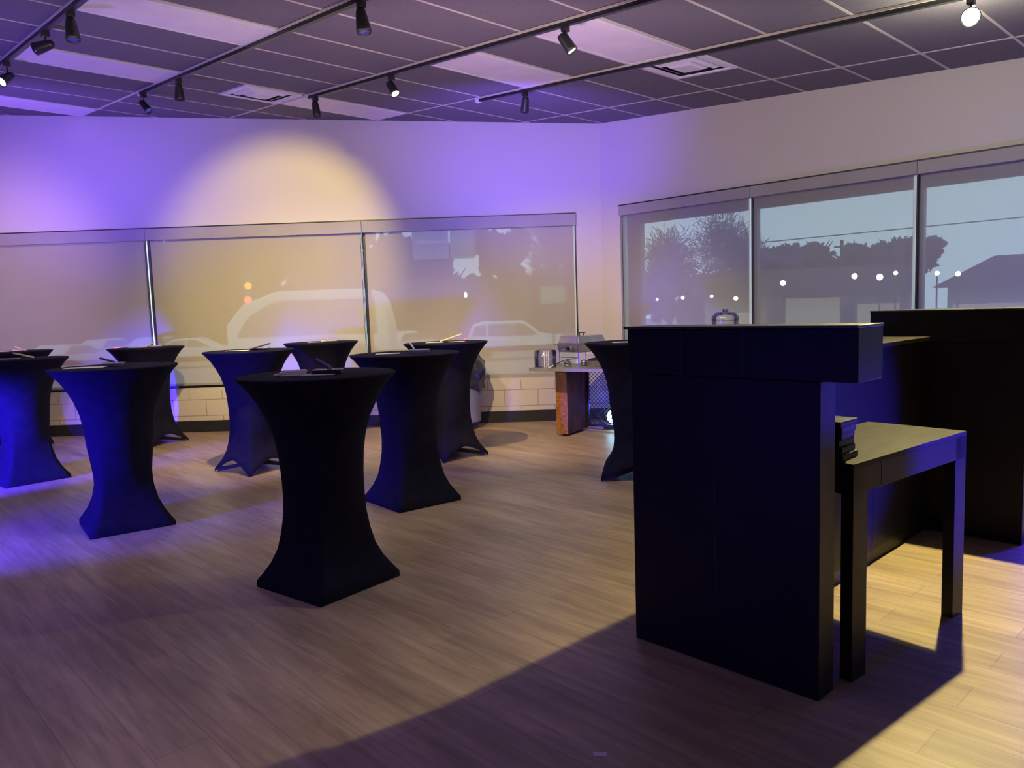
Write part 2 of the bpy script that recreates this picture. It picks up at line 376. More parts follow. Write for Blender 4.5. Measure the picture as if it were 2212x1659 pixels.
# left wall: three shades and windows, right to left
gl='roller shades on the left window wall'
LW=[(.30,2.81),(2.81,5.37),(5.37,7.93)]
nm=['sheer roller shade nearest the corner on the left wall, white wagon visible through it','sheer roller shade in the middle of the left wall, brightened by the yellow spotlight','sheer roller shade at the far left, tinted violet and showing headlights behind it']
for i,(a,b) in enumerate(LW):
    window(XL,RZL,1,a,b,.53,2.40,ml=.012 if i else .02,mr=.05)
    shade(XL,RZL,1,a-.003 if i==0 else a,b,(.46,.585,.585)[i],2.445,2.30,nm[i],None,M['shadeL'],gl,gap0=.02 if i==0 else .03,gap1=.03)
# right wall
gr='roller shades on the right window wall'
RW=[(.36,1.92),(1.92,3.46),(3.46,5.0),(5.0,6.54),(6.54,8.08)]
nr=['roller shade nearest the corner on the right wall, bare trees visible behind it','middle roller shade of the right wall, between two bright gaps','large roller shade cut by the right edge of the picture','roller shade beyond the right edge of the picture','farthest roller shade beyond the right edge of the picture']
for i,(a,b) in enumerate(RW):
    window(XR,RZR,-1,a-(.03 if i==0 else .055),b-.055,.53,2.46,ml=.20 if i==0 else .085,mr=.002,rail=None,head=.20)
    shade(XR,RZR,-1,a-(.08 if i==0 else 0),b,.56,2.485,2.368,nr[i],None,M['shadeR'],gr,gap0=.07 if i==0 else .012,gap1=.022)

# ------------------------------------------------------------------ cocktail tables with stretch covers
def cover_mesh(name,arch,parent):
    n=64; zs=[0,.03,.07,.12,.19,.275,.36,.45,.56,.67,.76,.85,.936,.985,1.03,1.055,1.064]
    rc={0:.36,.03:.358,.07:.322,.12:.282,.19:.245,.275:.222,.36:.208,.45:.203,.56:.203,.67:.210,.76:.224,.85:.252,.936:.294,.985:.326,1.03:.362,1.055:.387,1.064:.390}
    v=[];f=[]
    for z in zs:
        sq=max(0,min(1,(.62-z)/.5)); sq=sq*sq*(3-2*sq)
        for i in range(n):
            t=2*PI*i/n; u=((t+PI/4)%(PI/2))-PI/4           # corner at 0,90..
            r0=rc[z]; rs=r0*math.cos(PI/4)/math.cos(PI/4-abs(u))
            # soft flat sides, slightly pulled inwards between the feet
            r=r0*(1-sq)+rs*sq
            e=abs(u)/(PI/4); lift=arch*math.sin(e*PI/2)**.8*max(0,1-z/.45)
            rr=r
            if arch: 
                zz=z+lift; rr=r*(1-.10*e*max(0,1-z/.3))
            else: zz=z
            v.append((rr*math.cos(t),rr*math.sin(t),zz+.001))
    m=len(zs)
    for k in range(m-1): f+=[(k*n+i,k*n+(i+1)%n,(k+1)*n+(i+1)%n,(k+1)*n+i) for i in range(n)]
    k0=len(v)
    for r in (.385,.30,.15):
        for i in range(n): v.append((r*math.cos(2*PI*i/n),r*math.sin(2*PI*i/n),1.067))
    rings=[(m-1)*n,k0,k0+n,k0+2*n]
    for a,b in zip(rings,rings[1:]): f+=[(a+i,a+(i+1)%n,b+(i+1)%n,b+i) for i in range(n)]
    f.append(tuple(rings[-1]+i for i in range(n)))
    o=newobj(name,v,f,M['spandex'],parent,smooth=True)
    return o
def make_table(arch):
    t=thing('cocktail_table','x','table')
    cover_mesh('stretch_cover',arch,t)
    MB().tube((0,0,.06),(0,0,1.03),.03,n=16).build('pole',M['head'],t)
    for k in range(4):
        a=k*PI/2; c,s=math.cos(a),math.sin(a)
        w=.02; q=[]
        for z0,z1,r in ((.045,.10,.02),(.008,.03,.335)):
            pass
        mb=MB(); 
        def P(r,off,z): return (r*c-off*s,r*s+off*c,z)
        mb.hexa([P(.02,-w,.05),P(.33,-w,.006),P(.33,w,.006),P(.02,w,.05),P(.02,-w,.085),P(.33,-w,.036),P(.33,w,.036),P(.02,w,.085)])
        mb.build('leg',M['head'],t)
    return t
protoS=make_table(0.0); protoA=make_table(.115)
GT='tall tables in black stretch covers'
TABLES=[ # x,y,rot deg of a corner, arched, label
 (-.971,3.825,-83,0,'nearest tall table in black stretch cover, front centre, with white cards on top'),
 (-2.625,5.075,-99,0,'tall table glowing deep blue in its stretch cover, second from the left front'),
 (-.752,5.465,-96,0,'black-covered tall table just behind the nearest one, to its right'),
 (-2.32,6.81,-81,1,'tall table with arched cover hem standing behind and left of the nearest table'),
 (-2.03,8.25,-70,1,'small-looking far table between two others, right before the yellow-lit shade'),
 (-.60,7.12,-95,1,'tall table whose right foot kicks out beside the trash can'),
 (-4.0,8.45,-72,1,'grey-lit tall table far left before the window wall, behind the blue table'),
 (-4.29,6.69,-86,0,'vivid blue tall table cut by the left edge of the picture'),
 (-5.58,8.63,-88,1,'farthest left tall table, hidden behind the vivid blue one'),
 (.97,6.02,-149,1,'tall table half hidden behind the black counter, beside the buffet'),
]
first={0:protoS,1:protoA}; used=set(); TB_=[]
for x,y,r,a,lab in TABLES:
    o=first[a] if a not in used else copy_tree(first[a]); used.add(a)
    o.location=(x,y,0); o.rotation_euler=(0,0,math.radians(r)); tag(o,lab,'table',GT); TB_.append(o)
# things lying on the tables
TZ=1.0685
names=['nearest front table','deep blue table','table right behind the nearest one','table with the arched hem left of centre','small far table by the yellow shade','table beside the trash can','grey-lit table far left','vivid blue table at the left edge','farthest left table','table beside the buffet']
def sheet(ti,dx,dy,w,h,rz,what='white sheet of paper lying on the %s',m='paper'):
    x,y=TABLES[ti][:2]; o=MB().box(-w/2,w/2,-h/2,h/2,0,.002).build('paper_sheet',M[m],loc=(x+dx,y+dy,TZ),rz=rz); tag(o,what%names[ti],'paper','papers on the tall tables'); return o
def cards(ti,dx,dy,rz,n=3):
    x,y=TABLES[ti][:2]
    for i in range(n):
        w=.15-.022*i; o=MB().box(-w/2,w/2,-.04,.04,0,.007).build('card_pad',M['cream' if i<2 else 'paper'],loc=(x+dx+.012*i,y+dy+.006*i,TZ+.0075*i),rz=rz+.12*i,bevel=.001)
        tag(o,('bottom cream card pad','middle cream card pad','top small white card pad')[i]+' in the stack on the '+names[ti],'card pad','cream card pads stacked on tables')
def case(ti,dx,dy,rz,w=.14,d=.08,h=.022,m='black'):
    x,y=TABLES[ti][:2]; t=thing('answer_case','slim pale-rimmed box on the '+names[ti],'box',(x+dx,y+dy,TZ),rz,'slim boxes on the tall tables')
    MB().box(-w/2,w/2,-d/2,d/2,0,h).build('case_body',M[m],t,bevel=.002)
    e=MB(); e.box(-w/2-.001,w/2+.001,-d/2-.001,-d/2+.002,h-.003,h+.001).box(w/2-.002,w/2+.001,-d/2,d/2,h-.003,h+.001).box(-w/2,w/2,d/2-.002,d/2+.001,h-.003,h+.001); e.build('rim',M['white'],t)
def stick(ti,dx,dy,dz0,ex,ey,dz1,lab,m='paper',w=.018,h=.012):
    x,y=TABLES[ti][:2]; p=Vector((0,0,dz0)); q=Vector((ex,ey,dz1)); d=(q-p).normalized(); s=d.cross(Vector((0,0,1))).normalized()*w/2; u=Vector((0,0,h))
    c=[p-s,q-s,q+s,p+s,p-s+u,q-s+u,q+s+u,p+s+u]
    o=MB().hexa(c).build('clapper_stick',M[m],loc=(x+dx,y+dy,TZ),bevel=.002); tag(o,lab%names[ti],'stick','flat sticks on the tables')
# nearest table
cards(0,-.125,-.03,.15); sheet(0,-.05,-.05,.22,.07,.25); case(0,.06,-.02,.05); stick(0,.085,-.075,.022,-.075,.03,.062,'thick purple stick leaning on a box, %s','purple',.028,.017); sheet(0,.03,-.10,.16,.05,.1,'small pale slip before the slim box on the %s')
# deep blue table
sheet(1,-.14,-.08,.24,.12,.15); case(1,-.02,.02,.1,m='purple'); stick(1,.03,-.05,.024,-.1,.02,.05,'dark flat stick leaning on the box of the %s','purple')
sheet(2,-.12,-.02,.17,.09,.1); case(2,.10,0,-.1,m='purple'); stick(2,.07,-.04,.024,-.035,.01,.075,'pale stick propped on the box, %s','white')
sheet(3,-.08,-.03,.2,.1,0); stick(3,.02,-.03,.002,.19,-.03,.05,'dark purple stick tilted up on the %s','purple',.024); case(3,.10,.02,0,h=.016,m='purple')
sheet(4,-.06,0,.16,.1,.2); stick(4,.0,0,.004,.17,.0,.008,'flat pale stick lying on the %s','cream'); stick(4,.06,-.02,.012,.02,.01,.042,'short pale stick propped upright on the %s','cream')
sheet(5,-.10,-.02,.16,.1,0); stick(5,-.05,-.02,.004,.20,-.02,.065,'long pale stick rising to the right on the %s','cream',.02); sheet(5,.10,.02,.14,.1,.3,'second white paper at the right of the %s')
sheet(6,-.08,0,.2,.1,0); stick(6,.0,-.02,.003,.10,.0,.045,'cream stick tilted up to the right on the %s','cream'); stick(6,.02,.03,.003,.15,-.04,.006,'short flat cream stick on the %s','cream')
stick(7,.0,-.05,.045,.17,.0,.004,'long pale stick sloping rightward on the %s','cream',.02); stick(7,.03,-.0,.003,.06,-.04,.012,'short pale stick under the longer one on the %s','cream'); sheet(7,-.12,0,.22,.12,0)
stick(8,.03,0,.045,.09,0,.006,'short pale stick sloping down on the %s','cream'); stick(8,-.02,.02,.003,.16,0,.003,'long pale stick lying flat on the %s','cream'); sheet(8,-.12,0,.2,.1,0)
sheet(9,-.08,-.06,.2,.12,0); case(9,.06,-.02,-.1,w=.2,h=.022,m='cream')

# ------------------------------------------------------------------ black counter booth (laid out on the building grid: x=a, y=b)
def booth(name,label,cat,a,b,grp=None): return thing(name,label,cat,AB(a,b),TH,grp)
GC='tall black laminate counters of the booth'
t=booth('tall_counter','tall black counter wing in front, with a thick overhanging top, in the foreground','counter',2.43,1.11,GC)
MB().box(0,.115,0,.765,0,1.088).build('pedestal',M['laminate'],t,bevel=.003)
MB().box(-.012,.185,-.125,.77,1.09,1.262).build('counter_top',M['laminate'],t,bevel=.003)
MB().box(-.020,.185,-.127,.785,1.262,1.272).build('cap_board',M['edge'],t,bevel=.002)
s=MB()
for y in (.27,.52): s.box(-.0136,-.0115,y,y+.003,1.092,1.26)
for y in (.39,): s.box(-.0016,.0,y,y+.003,.02,1.08)
s.build('panel_seam',M['black'],t)
t=booth('counter_partition','low black partition joining the two tall counters behind the desk','partition',2.55,1.52)
MB().box(0,2.165,0,.06,.07,1.10).build('panel',M['laminate'],t,bevel=.002)
MB().box(0,2.165,.012,.06,0,.07).build('toe_kick',M['vinyl'],t)
MB().box(0,2.165,-.01,.30,1.10,1.122).build('ledge',M['deskt'],t,bevel=.002)
MB().box(1.38,1.384,-.0016,0,.075,1.09).build('panel_seam',M['black'],t)
t=booth('tall_counter','tall black counter wing farther back at the right edge of the picture','counter',4.72,1.05,GC)
MB().box(0,.3,0,.83,0,1.09).build('pedestal',M['laminate'],t,bevel=.003)
MB().box(-.01,.32,-.125,.80,1.09,1.262).build('counter_top',M['laminate'],t,bevel=.003)
MB().box(-.014,.322,-.127,.802,1.262,1.272).build('cap_board',M['edge'],t,bevel=.002)
# desk
pA=AB(2.635,1.085); pB=AB(3.56,1.0); dd=(pB-pA); DL=dd.length; rzd=math.atan2(dd.y,dd.x)
t=thing('desk','scuffed dark-topped desk with slab legs between the counters','desk',(pA.x,pA.y,0),rzd)
DW=.42
MB().box(0,DL,0,DW,.768,.785).build('desktop',M['deskt'],t,bevel=.002)
ap=MB(); ap.box(0,DL,0,.02,.675,.768).box(0,DL,DW-.02,DW,.675,.768).box(0,.02,.02,DW-.02,.675,.768).box(DL-.02,DL,.02,DW-.02,.675,.768); ap.build('apron',M['laminate'],t,bevel=.001)
for x0 in (0,DL-.1):
    MB().box(x0,x0+.1,0,.045,0,.768).build('leg',M['laminate'],t,bevel=.002)
MB().box(.20,.2025,-.0016,0,.68,.766).build('panel_seam',M['black'],t)
# stack of black boxes on the desk
wds=[(.20,.185),(.185,.17),(.175,.16),(.178,.165),(.185,.172),(.205,.18)]
z=.7855
lab=['black binder at the bottom of the stack on the desk, jutting out','second black binder from the bottom of the desk stack','third black binder from the bottom of the desk stack','third black binder from the top of the desk stack','second black binder from the top of the desk stack','black binder on top of the desk stack, catching light']
for i,(w,d) in enumerate(wds):
    h=.024 if i!=5 else .021; p=AB(2.72,1.225)
    o=thing('binder',lab[i],'binder',(p.x,p.y,z),TH+.05*math.sin(i*2.3)+.02,'black binders stacked on the desk')
    w*=.68
    MB().box(-w/2,w/2,-d/2,d/2,0,h-.001).build('covers',M['laminate'],o,bevel=.001)
    MB().box(-w/2+.004,w/2+.001,-d/2-.0006,d/2-.01,.005,h-.007).build('pages',M['vinyl'],o)
    z+=h

# ------------------------------------------------------------------ buffet station
BU=Vector((.853,-.522,0)); rzb=math.atan2(BU.y,BU.x); P0=(.57,7.97,0)
t=thing('buffet_station','wood and wire-mesh buffet station with a grey slab top in the corner','buffet table',P0,rzb)
MB().box(-.44,1.85,-.02,.66,.685,.718).build('slab_top',M['slab'],t,bevel=.003)
def post(x0,nm='end_panel'):
    MB().box(x0-.13,x0,.002,.5,.025,.685).build(nm,M['dwood'],t,bevel=.003)
    MB().box(x0-.131,x0+.001,-.004,.002,.025,.46).build('burl_face',M['burl'],t)
    MB().box(x0-.131,x0+.001,-.004,.002,.46,.685).build('shaded_burl_face',M['dwood'],t)  # same burl face, shade under the slab put in as darker wood
    for yy in (.05,.43): MB().tube((x0-.065,yy,0),(x0-.065,yy,.025),.02,n=12).build('foot',M['head'],t)
post(0); post(1.5)
fr=MB(); fr.box(.0,1.37,.47,.50,.66,.685).box(.0,1.37,.47,.50,.04,.07).box(0,.02,.47,.5,.07,.66).box(1.35,1.37,.47,.5,.07,.66); fr.build('mesh_frame',M['mesh'],t)
ms=MB(); st=.045
k=-.6
while k<1.37:
    for sg in (1,-1):
        # diagonal wires clipped to the panel
        x0,z0=k,.07; x1,z1=k+.59,.66
        if x0<.02: z0+=.02-x0; x0=.02
        if x1>1.35: z1-=x1-1.35; x1=1.35
        if x1>x0+.01:
            if sg==1: ms.tube((x0,.485,z0),(x1,.485,z1),.0035,n=5)
            else: ms.tube((x0,.487,.73-z0),(x1,.487,.73-z1),.0035,n=5)
    k+=st
ms.build('wire_mesh',M['mesh'],t)
SZ=.7185
# chafing dish
q=Vector((.70,8.0,SZ)); rzc=math.radians(-53)
t=thing('chafing_dish','polished steel chafing dish on a wire stand on the buffet','chafing dish',q,rzc)
# local: near-right corner at origin, short side runs -x, long side runs +y
SW,SL=.34,.42
lg=MB()
for x in (-SW+.02,-.02):
    for y in (.02,SL-.02): lg.tube((x,y,0),(x,y,.17),.006,n=8)
lg.tube((-SW+.02,.02,.10),(-.02,.02,.10),.004,n=6).tube((-SW+.02,SL-.02,.10),(-.02,SL-.02,.10),.004,n=6)
lg.build('stand',M['steel'],t)
def tray(x0,x1,y0,y1,z0,z1,tp):
    return [(x0+tp,y0+tp,z0),(x1-tp,y0+tp,z0),(x1-tp,y1-tp,z0),(x0+tp,y1-tp,z0),(x0,y0,z1),(x1,y0,z1),(x1,y1,z1),(x0,y1,z1)]
MB().hexa(tray(-SW,0,0,SL,.155,.235,.012)).build('water_pan',M['steel'],t,bevel=.006)
MB().box(-SW-.025,.025,-.025,SL+.025,.235,.243).build('rim',M['steel'],t,bevel=.003)
c=tray(-SW+.005,-.005,.005,SL-.005,.243,.33,0); c=c[:4]+[(x*.0+(-SW/2+(x+SW/2)*.86),(SL/2+(y-SL/2)*.9),zz) for x,y,zz in c[4:]]
lid=MB().hexa(c).build('lid',M['steel'],t,bevel=.012)
hd=MB(); hd.box(-SW/2-.05,-SW/2+.05,SL/2-.012,SL/2+.012,.352,.362).tube((-SW/2-.035,SL/2,.33),(-SW/2-.035,SL/2,.354),.006,n=8).tube((-SW/2+.035,SL/2,.33),(-SW/2+.035,SL/2,.354),.006,n=8); hd.build('lid_handle',M['head'],lid)
MB().box(-SW/2-.015,-SW/2+.02,-.006,.001,.175,.21).build('badge',M['head'],t)
# fuel cans under the dish
for i,(x,y) in enumerate(((.60,8.17),(.78,8.22))):
    t=thing('fuel_can','small steel fuel can under the chafing dish, '+('left one' if i==0 else 'right one'),'fuel can',(x,y,SZ),0,'fuel cans under the chafing dish')
    MB().lathe([(.036,0),(.04,.003),(.04,.055),(.038,.058)],n=20).build('can',M['steel'],t,smooth=True)
    MB().lathe([(.02,.058),(.02,.064),(.012,.066)],n=16).build('lid',M['head'],t)
# skillet with black lid
t=thing('serving_pan','shallow steel serving pan with a black domed lid beneath the chafing dish','pan',(.90,8.12,SZ),0)
MB().lathe([(.075,0),(.09,.01),(.095,.06),(.1,.062)],n=24).build('pan_body',M['steel'],t,smooth=True)
MB().lathe([(.1,.063),(.09,.075),(.05,.088),(.012,.092),(.012,.105),(.001,.106)],n=24,cap=False).build('lid',M['head'],t,smooth=True)
t=thing('serving_tongs','black-handled tongs resting on the buffet beside the dish','tongs',(.44,8.06,SZ),0)
tg=MB(); pr=None
for i in range(9):
    u=i/8; p=(u*.26,-.02+.05*u,.03+.06*math.sin(u*PI*.6))
    if pr: tg.tube(pr,p,.0045,n=6)
    pr=p
tg.build('handle',M['head'],t)
MB().tube((0,-.02,.03),(-.05,-.03,.004),.006,n=8).build('gripper',M['steel'],t)
# pack of clear plastic plates
pc=Vector(P0)+BU*(-.31)+Vector((.522,.853,0))*.12
t=thing('plate_pack','wrapped pack of clear plastic plates standing at the left end of the buffet','plates',(pc.x,pc.y,SZ),0)
pl=MB()
for i in range(12): pl.lathe([(.075,.004+i*.0135),(.112,.014+i*.0135),(.108,.016+i*.0135)],n=28,cap=False)
pl.build('plates',M['plas'],t,smooth=True,)
MB().lathe([(.116,.0),(.118,.01),(.119,.09),(.117,.175),(.10,.186),(.02,.188)],n=28,cap=False).build('plastic_wrap',M['plas'],t,smooth=True)
w=MB()
for a in (-1.75,-1.55,-1.4): w.add([(.1195*math.cos(a),.1195*math.sin(a),.004),(.1195*math.cos(a+.07),.1195*math.sin(a+.07),.004),(.1195*math.cos(a+.07),.1195*math.sin(a+.07),.175),(.1195*math.cos(a),.1195*math.sin(a),.175)],[(0,1,2,3)])
w.build('pale_strip',M['white'],t)  # narrow pale vertical lines on the wrap
# drink dispenser at the hidden right end, only its top shows above the counter
dp=Vector(P0)+BU*1.63+Vector((.522,.853,0))*.10
t=thing('drink_dispenser','clear round lidded dispenser whose top shows above the black counter','drink dispenser',(dp.x,dp.y,SZ),0)
MB().lathe([(.09,0),(.10,.01),(.10,.10),(.03,.11),(.03,.12)],n=28).build('base',M['steel'],t,smooth=True)
MB().lathe([(.10,.12),(.118,.14),(.122,.40),(.118,.46)],n=28,cap=False).build('jar',M['plas'],t,smooth=True)
MB().lathe([(.118,.455),(.126,.46),(.122,.50),(.085,.535),(.03,.545),(.03,.565),(.001,.567)],n=28,cap=False).build('lid',M['plas'],t,smooth=True)

# LED uplight behind the mesh
def led(label,x,y,rz,tilt,m2='blue'):
    t=thing('led_uplight',label,'stage light',(x,y,0),rz,'blue LED stage lights on the floor')
    MB().box(-.10,.10,-.012,.012,0,.02).box(-.10,-.09,-.012,.012,0,.16).box(.09,.10,-.012,.012,0,.16).build('yoke',M['head'],t)
    d=Vector((0,-math.cos(tilt),math.sin(tilt))); o=Vector((0,0,.13))-d*.06
    MB().lathe([(.03,0),(.075,.02),(.085,.12),(.088,.13),(.08,.13),(.078,.115)],o,d,24,cap=False).build('housing',M['head'],t,smooth=True)
    MB().lathe([(.001,.0),(.078,0)],o+d*.114,d,24,cap=False).build('lens',M[m2],t)
    return t
led('blue LED light glowing behind the buffet mesh',1.10,8.42,.1,.15,'cyan')

# trash can
t=thing('trash_can','grey trash can with a black liner, half hidden behind a tall table','trash can',(-.565,8.78,0),0)
MB().lathe([(.17,.07),(.195,.085),(.2,.10),(.198,.12),(.215,.5),(.225,.52),(.225,.545)],n=36).build('can_body',M['binbody'],t,smooth=True)
MB().lathe([(.15,.0),(.16,.015),(.16,.06),(.14,.07)],n=28).build('base',M['head'],t,smooth=True)
random.seed(3)
n=36; v=[];f=[]; prof=[(.222,.44),(.236,.47),(.24,.55),(.262,.62),(.275,.68),(.25,.76),(.19,.83),(.09,.86),(.01,.855)]
for k,(r,h) in enumerate(prof):
    for i in range(n):
        a=2*PI*i/n; w=1+.05*math.sin(7*a+k)+.04*math.sin(13*a+2*k)+random.uniform(-.02,.02)
        v.append((r*w*math.cos(a),r*w*math.sin(a),h+(.03*math.sin(5*a) if k<2 else .012*math.sin(6*a+k))))
for k in range(len(prof)-1): f+=[(k*n+i,k*n+(i+1)%n,(k+1)*n+(i+1)%n,(k+1)*n+i) for i in range(n)]
newobj('liner',v,f,M['bag'],t,smooth=True)
sl=MB()
def strip(a0,a1,z0,z1,r):
    p=[(r*math.cos(a),r*math.sin(a)) for a in (a0,(a0+a1)/2,a1)]
    return [(*p[0],z0),(*p[1],z0),(*p[2],z0),(*p[2],z1),(*p[1],z1),(*p[0],z1)]
stk=MB().add(strip(-1.50,-1.22,.22,.42,.212),[(0,1,4,5),(1,2,3,4)]).build('sticker',M['paper'],t)
bl=MB()
for i in range(6): bl.add(strip(-1.40+.02*i,-1.39+.02*i,.235,.285,.2135),[(0,1,4,5),(1,2,3,4)])
bl.add(strip(-1.48,-1.24,.315,.325,.2135),[(0,1,4,5),(1,2,3,4)]).add(strip(-1.36,-1.30,.36,.385,.2135),[(0,1,4,5),(1,2,3,4)])
bl.build('sticker_print',M['binbody'],stk)
# scrap of paper on the floor
o=newobj('paper_scrap',[(-.02,-.008,.001),(.018,-.012,.001),(.022,.006,.003),(-.004,.014,.001),(-.022,.004,.004)],[(0,1,2,3,4)],M['white'],loc=(.229,2.216,0.0)); tag(o,'tiny pale paper scrap on the floor in the foreground shadow','paper')

# ------------------------------------------------------------------ outdoors
GZ=-.95
M['asph']=noisy('grey asphalt',(.32,.32,.33),(.42,.42,.42),.6,.9)
M['leaf']=noisy('dusk foliage',(.05,.055,.05),(.09,.095,.085),3,.9)
M['twig']=noisy('bare twigs',(.07,.06,.07),(.05,.045,.05),3,.9)
M['trunk']=noisy('bark',(.10,.085,.075),(.07,.06,.055),6,.9)
M['carw']=noisy('white car paint',(.85,.88,.9),(.8,.83,.86),2,.3)
M['cars']=noisy('silver car paint',(.5,.53,.56),(.45,.48,.5),2,.3)
M['carg']=noisy('dark car glass',(.12,.12,.13),(.16,.16,.17),2,.2)
M['tyre']=noisy('tyre rubber',(.02,.02,.02),(.03,.03,.03),9,.8)
M['red']=mat('red lamp',(.8,.05,.03),.4,emit=(1,.05,.04),es=9)
M['yel']=mat('headlamp',(1,.9,.5),.4,emit=(1,.85,.35),es=14)
M['amb']=mat('amber lamp',(.9,.4,.05),.4,emit=(1,.4,.05),es=2.5)
M['sodium']=mat('white lamp',(1,1,.9),.4,emit=(1,.97,.85),es=9)
M['bwall']=noisy('tan stucco',(.36,.34,.31),(.42,.40,.36),1.5,.9)
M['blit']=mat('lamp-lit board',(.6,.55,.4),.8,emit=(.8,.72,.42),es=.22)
M['roof']=noisy('dark roof',(.09,.09,.10),(.12,.12,.13),2,.9)
M['bboard']=noisy('lavender billboard',(.34,.34,.46),(.38,.38,.50),2,.7)
M['green']=noisy('green road sign',(.16,.42,.30),(.2,.46,.33),3,.6)
o=MB().box(-90,90,9.7,120,GZ-.1,GZ).build('ground',M['asph']); o['kind']='structure'
# near the right window the ground also runs to the side
o=MB().box(9.4,90,-40,9.7,GZ-.1,GZ).build('ground',M['asph']); o['kind']='structure'

def leafy(name,label,x,y,h,r,m,nleaf=1400,seed=1,size=.35,squash=.8,trunk=.18,grp=None):
    random.seed(seed); t=thing(name,label,'tree',(x,y,GZ),0,grp)
    tr=MB(); tr.tube((0,0,0),(0,0,h-r*squash),trunk,trunk*.6,8)
    for i in range(5):
        a=i*1.3; tr.tube((0,0,h-r*squash-.3),(math.cos(a)*r*.6,math.sin(a)*r*.6,h-r*.1),trunk*.5,trunk*.12,6)
    tr.build('trunk',M['trunk'],t)
    cl=[(random.uniform(-.6,.6)*r,random.uniform(-.6,.6)*r,h-r*squash+random.uniform(-.5,.6)*r*squash,random.uniform(.35,.6)*r) for _ in range(9)]+[(0,0,h-r*squash,r*.75)]
    v=[];f=[]
    for i in range(nleaf):
        cx_,cy_,cz_,cr=random.choice(cl); d=Vector((random.gauss(0,1),random.gauss(0,1),random.gauss(0,1))).normalized()
        c=Vector((cx_,cy_,cz_))+Vector((d.x,d.y,d.z*squash))*cr*random.uniform(.5,1)
        e1=Vector((random.gauss(0,1),random.gauss(0,1),random.gauss(0,1))).normalized(); e2=e1.orthogonal().normalized(); s=size*random.uniform(.5,1.2)
        k=len(v); v+=[c-e1*s*.5-e2*s*.3,c+e1*s*.5-e2*s*.2,c+e1*s*.3+e2*s*.4,c-e1*s*.4+e2*s*.35]; f.append((k,k+1,k+2,k+3))
    me=bpy.data.meshes.new('crown'); me.from_pydata([tuple(q) for q in v],[],f); me.materials.append(M[m]); ob=bpy.data.objects.new('crown',me); COL.objects.link(ob); ob.parent=t
def bare(label,x,y,h,seed,grp):
    random.seed(seed); t=thing('bare_tree',label,'tree',(x,y,GZ),0,grp); mb=MB()
    def br(p,d,L,r,lv):
        q=p+d*L; mb.tube(p,q,max(r,.017),max(r*.7,.016),4,cap=False)
        if lv==0: return
        for i in range(3):
            nd=(d+Vector((random.gauss(0,.5),random.gauss(0,.5),random.gauss(.06,.25)))).normalized(); br(p+d*L*random.uniform(.55,1),nd,L*random.uniform(.66,.82),r*.62,lv-1)
    br(Vector((0,0,0)),Vector((0,0,1)),h*.22,.2,6)
    mb.build('branches',M['twig'],t)
    v=[];f=[]; R_=h*.25
    for i in range(2600):
        d=Vector((random.gauss(0,1),random.gauss(0,1),random.gauss(0,1))).normalized(); lump=1+.16*math.sin(5*math.atan2(d.y,d.x)+seed)*math.cos(4*d.z)
        c=Vector((0,0,h-R_*1.25))+Vector((d.x,d.y,d.z*1.2))*R_*lump*random.uniform(.25,1); e=(d*.6+Vector((random.gauss(0,.5),random.gauss(0,.5),random.gauss(.3,.4)))).normalized()*random.uniform(.2,.42); w_=e.orthogonal().normalized()*.035
        k=len(v); v+=[c-e-w_,c-e+w_,c+e+w_*.4,c+e-w_*.4]; f.append((k,k+1,k+2,k+3))
    newobj('twigs',v,f,M['twig'],t)
F=1660.3
def out(px,depth): # ground position seen in the direction of picture column px, used to lay the street out
    return ((px-1106)/F*depth,depth)
GTR='leafy trees across the street'
for i,(px,dp,h,r,lab) in enumerate([(1090,48,7.0,1.6,'round dense tree right of the billboard'),(1195,55,5.1,3.0,'low tree mass right of the round tree'),(965,60,5.8,3.0,'tree mass behind the billboard'),(890,58,8.4,3.4,'tall tree mass left of the billboard'),(755,62,6.0,3.6,'tree with sky gaps behind the second shade gap'),(660,55,11,5.6,'tall tree behind the yellow-lit shade'),(540,58,11.5,5.8,'tall tree above the traffic light'),(410,60,7.2,4.2,'broad tree at the left part of the middle shade'),(300,58,11,5.8,'tree behind the first shade gap'),(180,55,11,5.8,'broad tree behind the violet shade'),(60,55,10.5,5.6,'leftmost tree behind the violet shade'),(1110,66,5.2,5.0,'low dark hedge tree behind the round tree')]):
    x,y=out(px,dp); leafy('leafy_tree',lab+', seen through the left wall shades',x,y,h,r,'leaf',1500,10+i,.9,.85,.3,GTR)
bare('bare tree at the right end of the left wall windows',*out(1222,42),8.4,77,'bare winter trees')
# right window: bare trees and rounded trees
bare('wide bare tree in the middle of the corner window',*out(1450,56),7.9,5,'bare winter trees')
bare('taller bare tree just left of the first bright gap of the right wall shades',*out(1565,58),9.4,9,'bare winter trees')
bare('bare tree half hidden by the first bright gap of the right wall shades',*out(1612,64),8.2,6,'bare winter trees')
GR2='rounded trees above the roof seen in the right wall windows'
for i,(px,dp,h,r) in enumerate([(1450,66,5.6,3.6),(1560,70,5.4,3.8),(1675,60,6.7,2.5),(1762,62,7.0,2.4),(1868,60,6.3,1.9),(1938,64,7.2,2.2),(1980,58,6.5,1.7)]):
    x,y=out(px,dp); leafy('leafy_tree',['rounded tree low behind the bare trees','rounded tree low behind the taller bare tree','rounded tree above the roof just right of the first shade gap','spreading tree above the roof beside the thin pole','small rounded tree above the roof right of the thin pole','rounded tree above the roof left of the second shade gap','rounded tree above the roof right of the second shade gap'][i],x,y,h,r,'leaf',1100,40+i,.7,.75,.25,GR2)
random.seed(77); hv=[];hf=[]
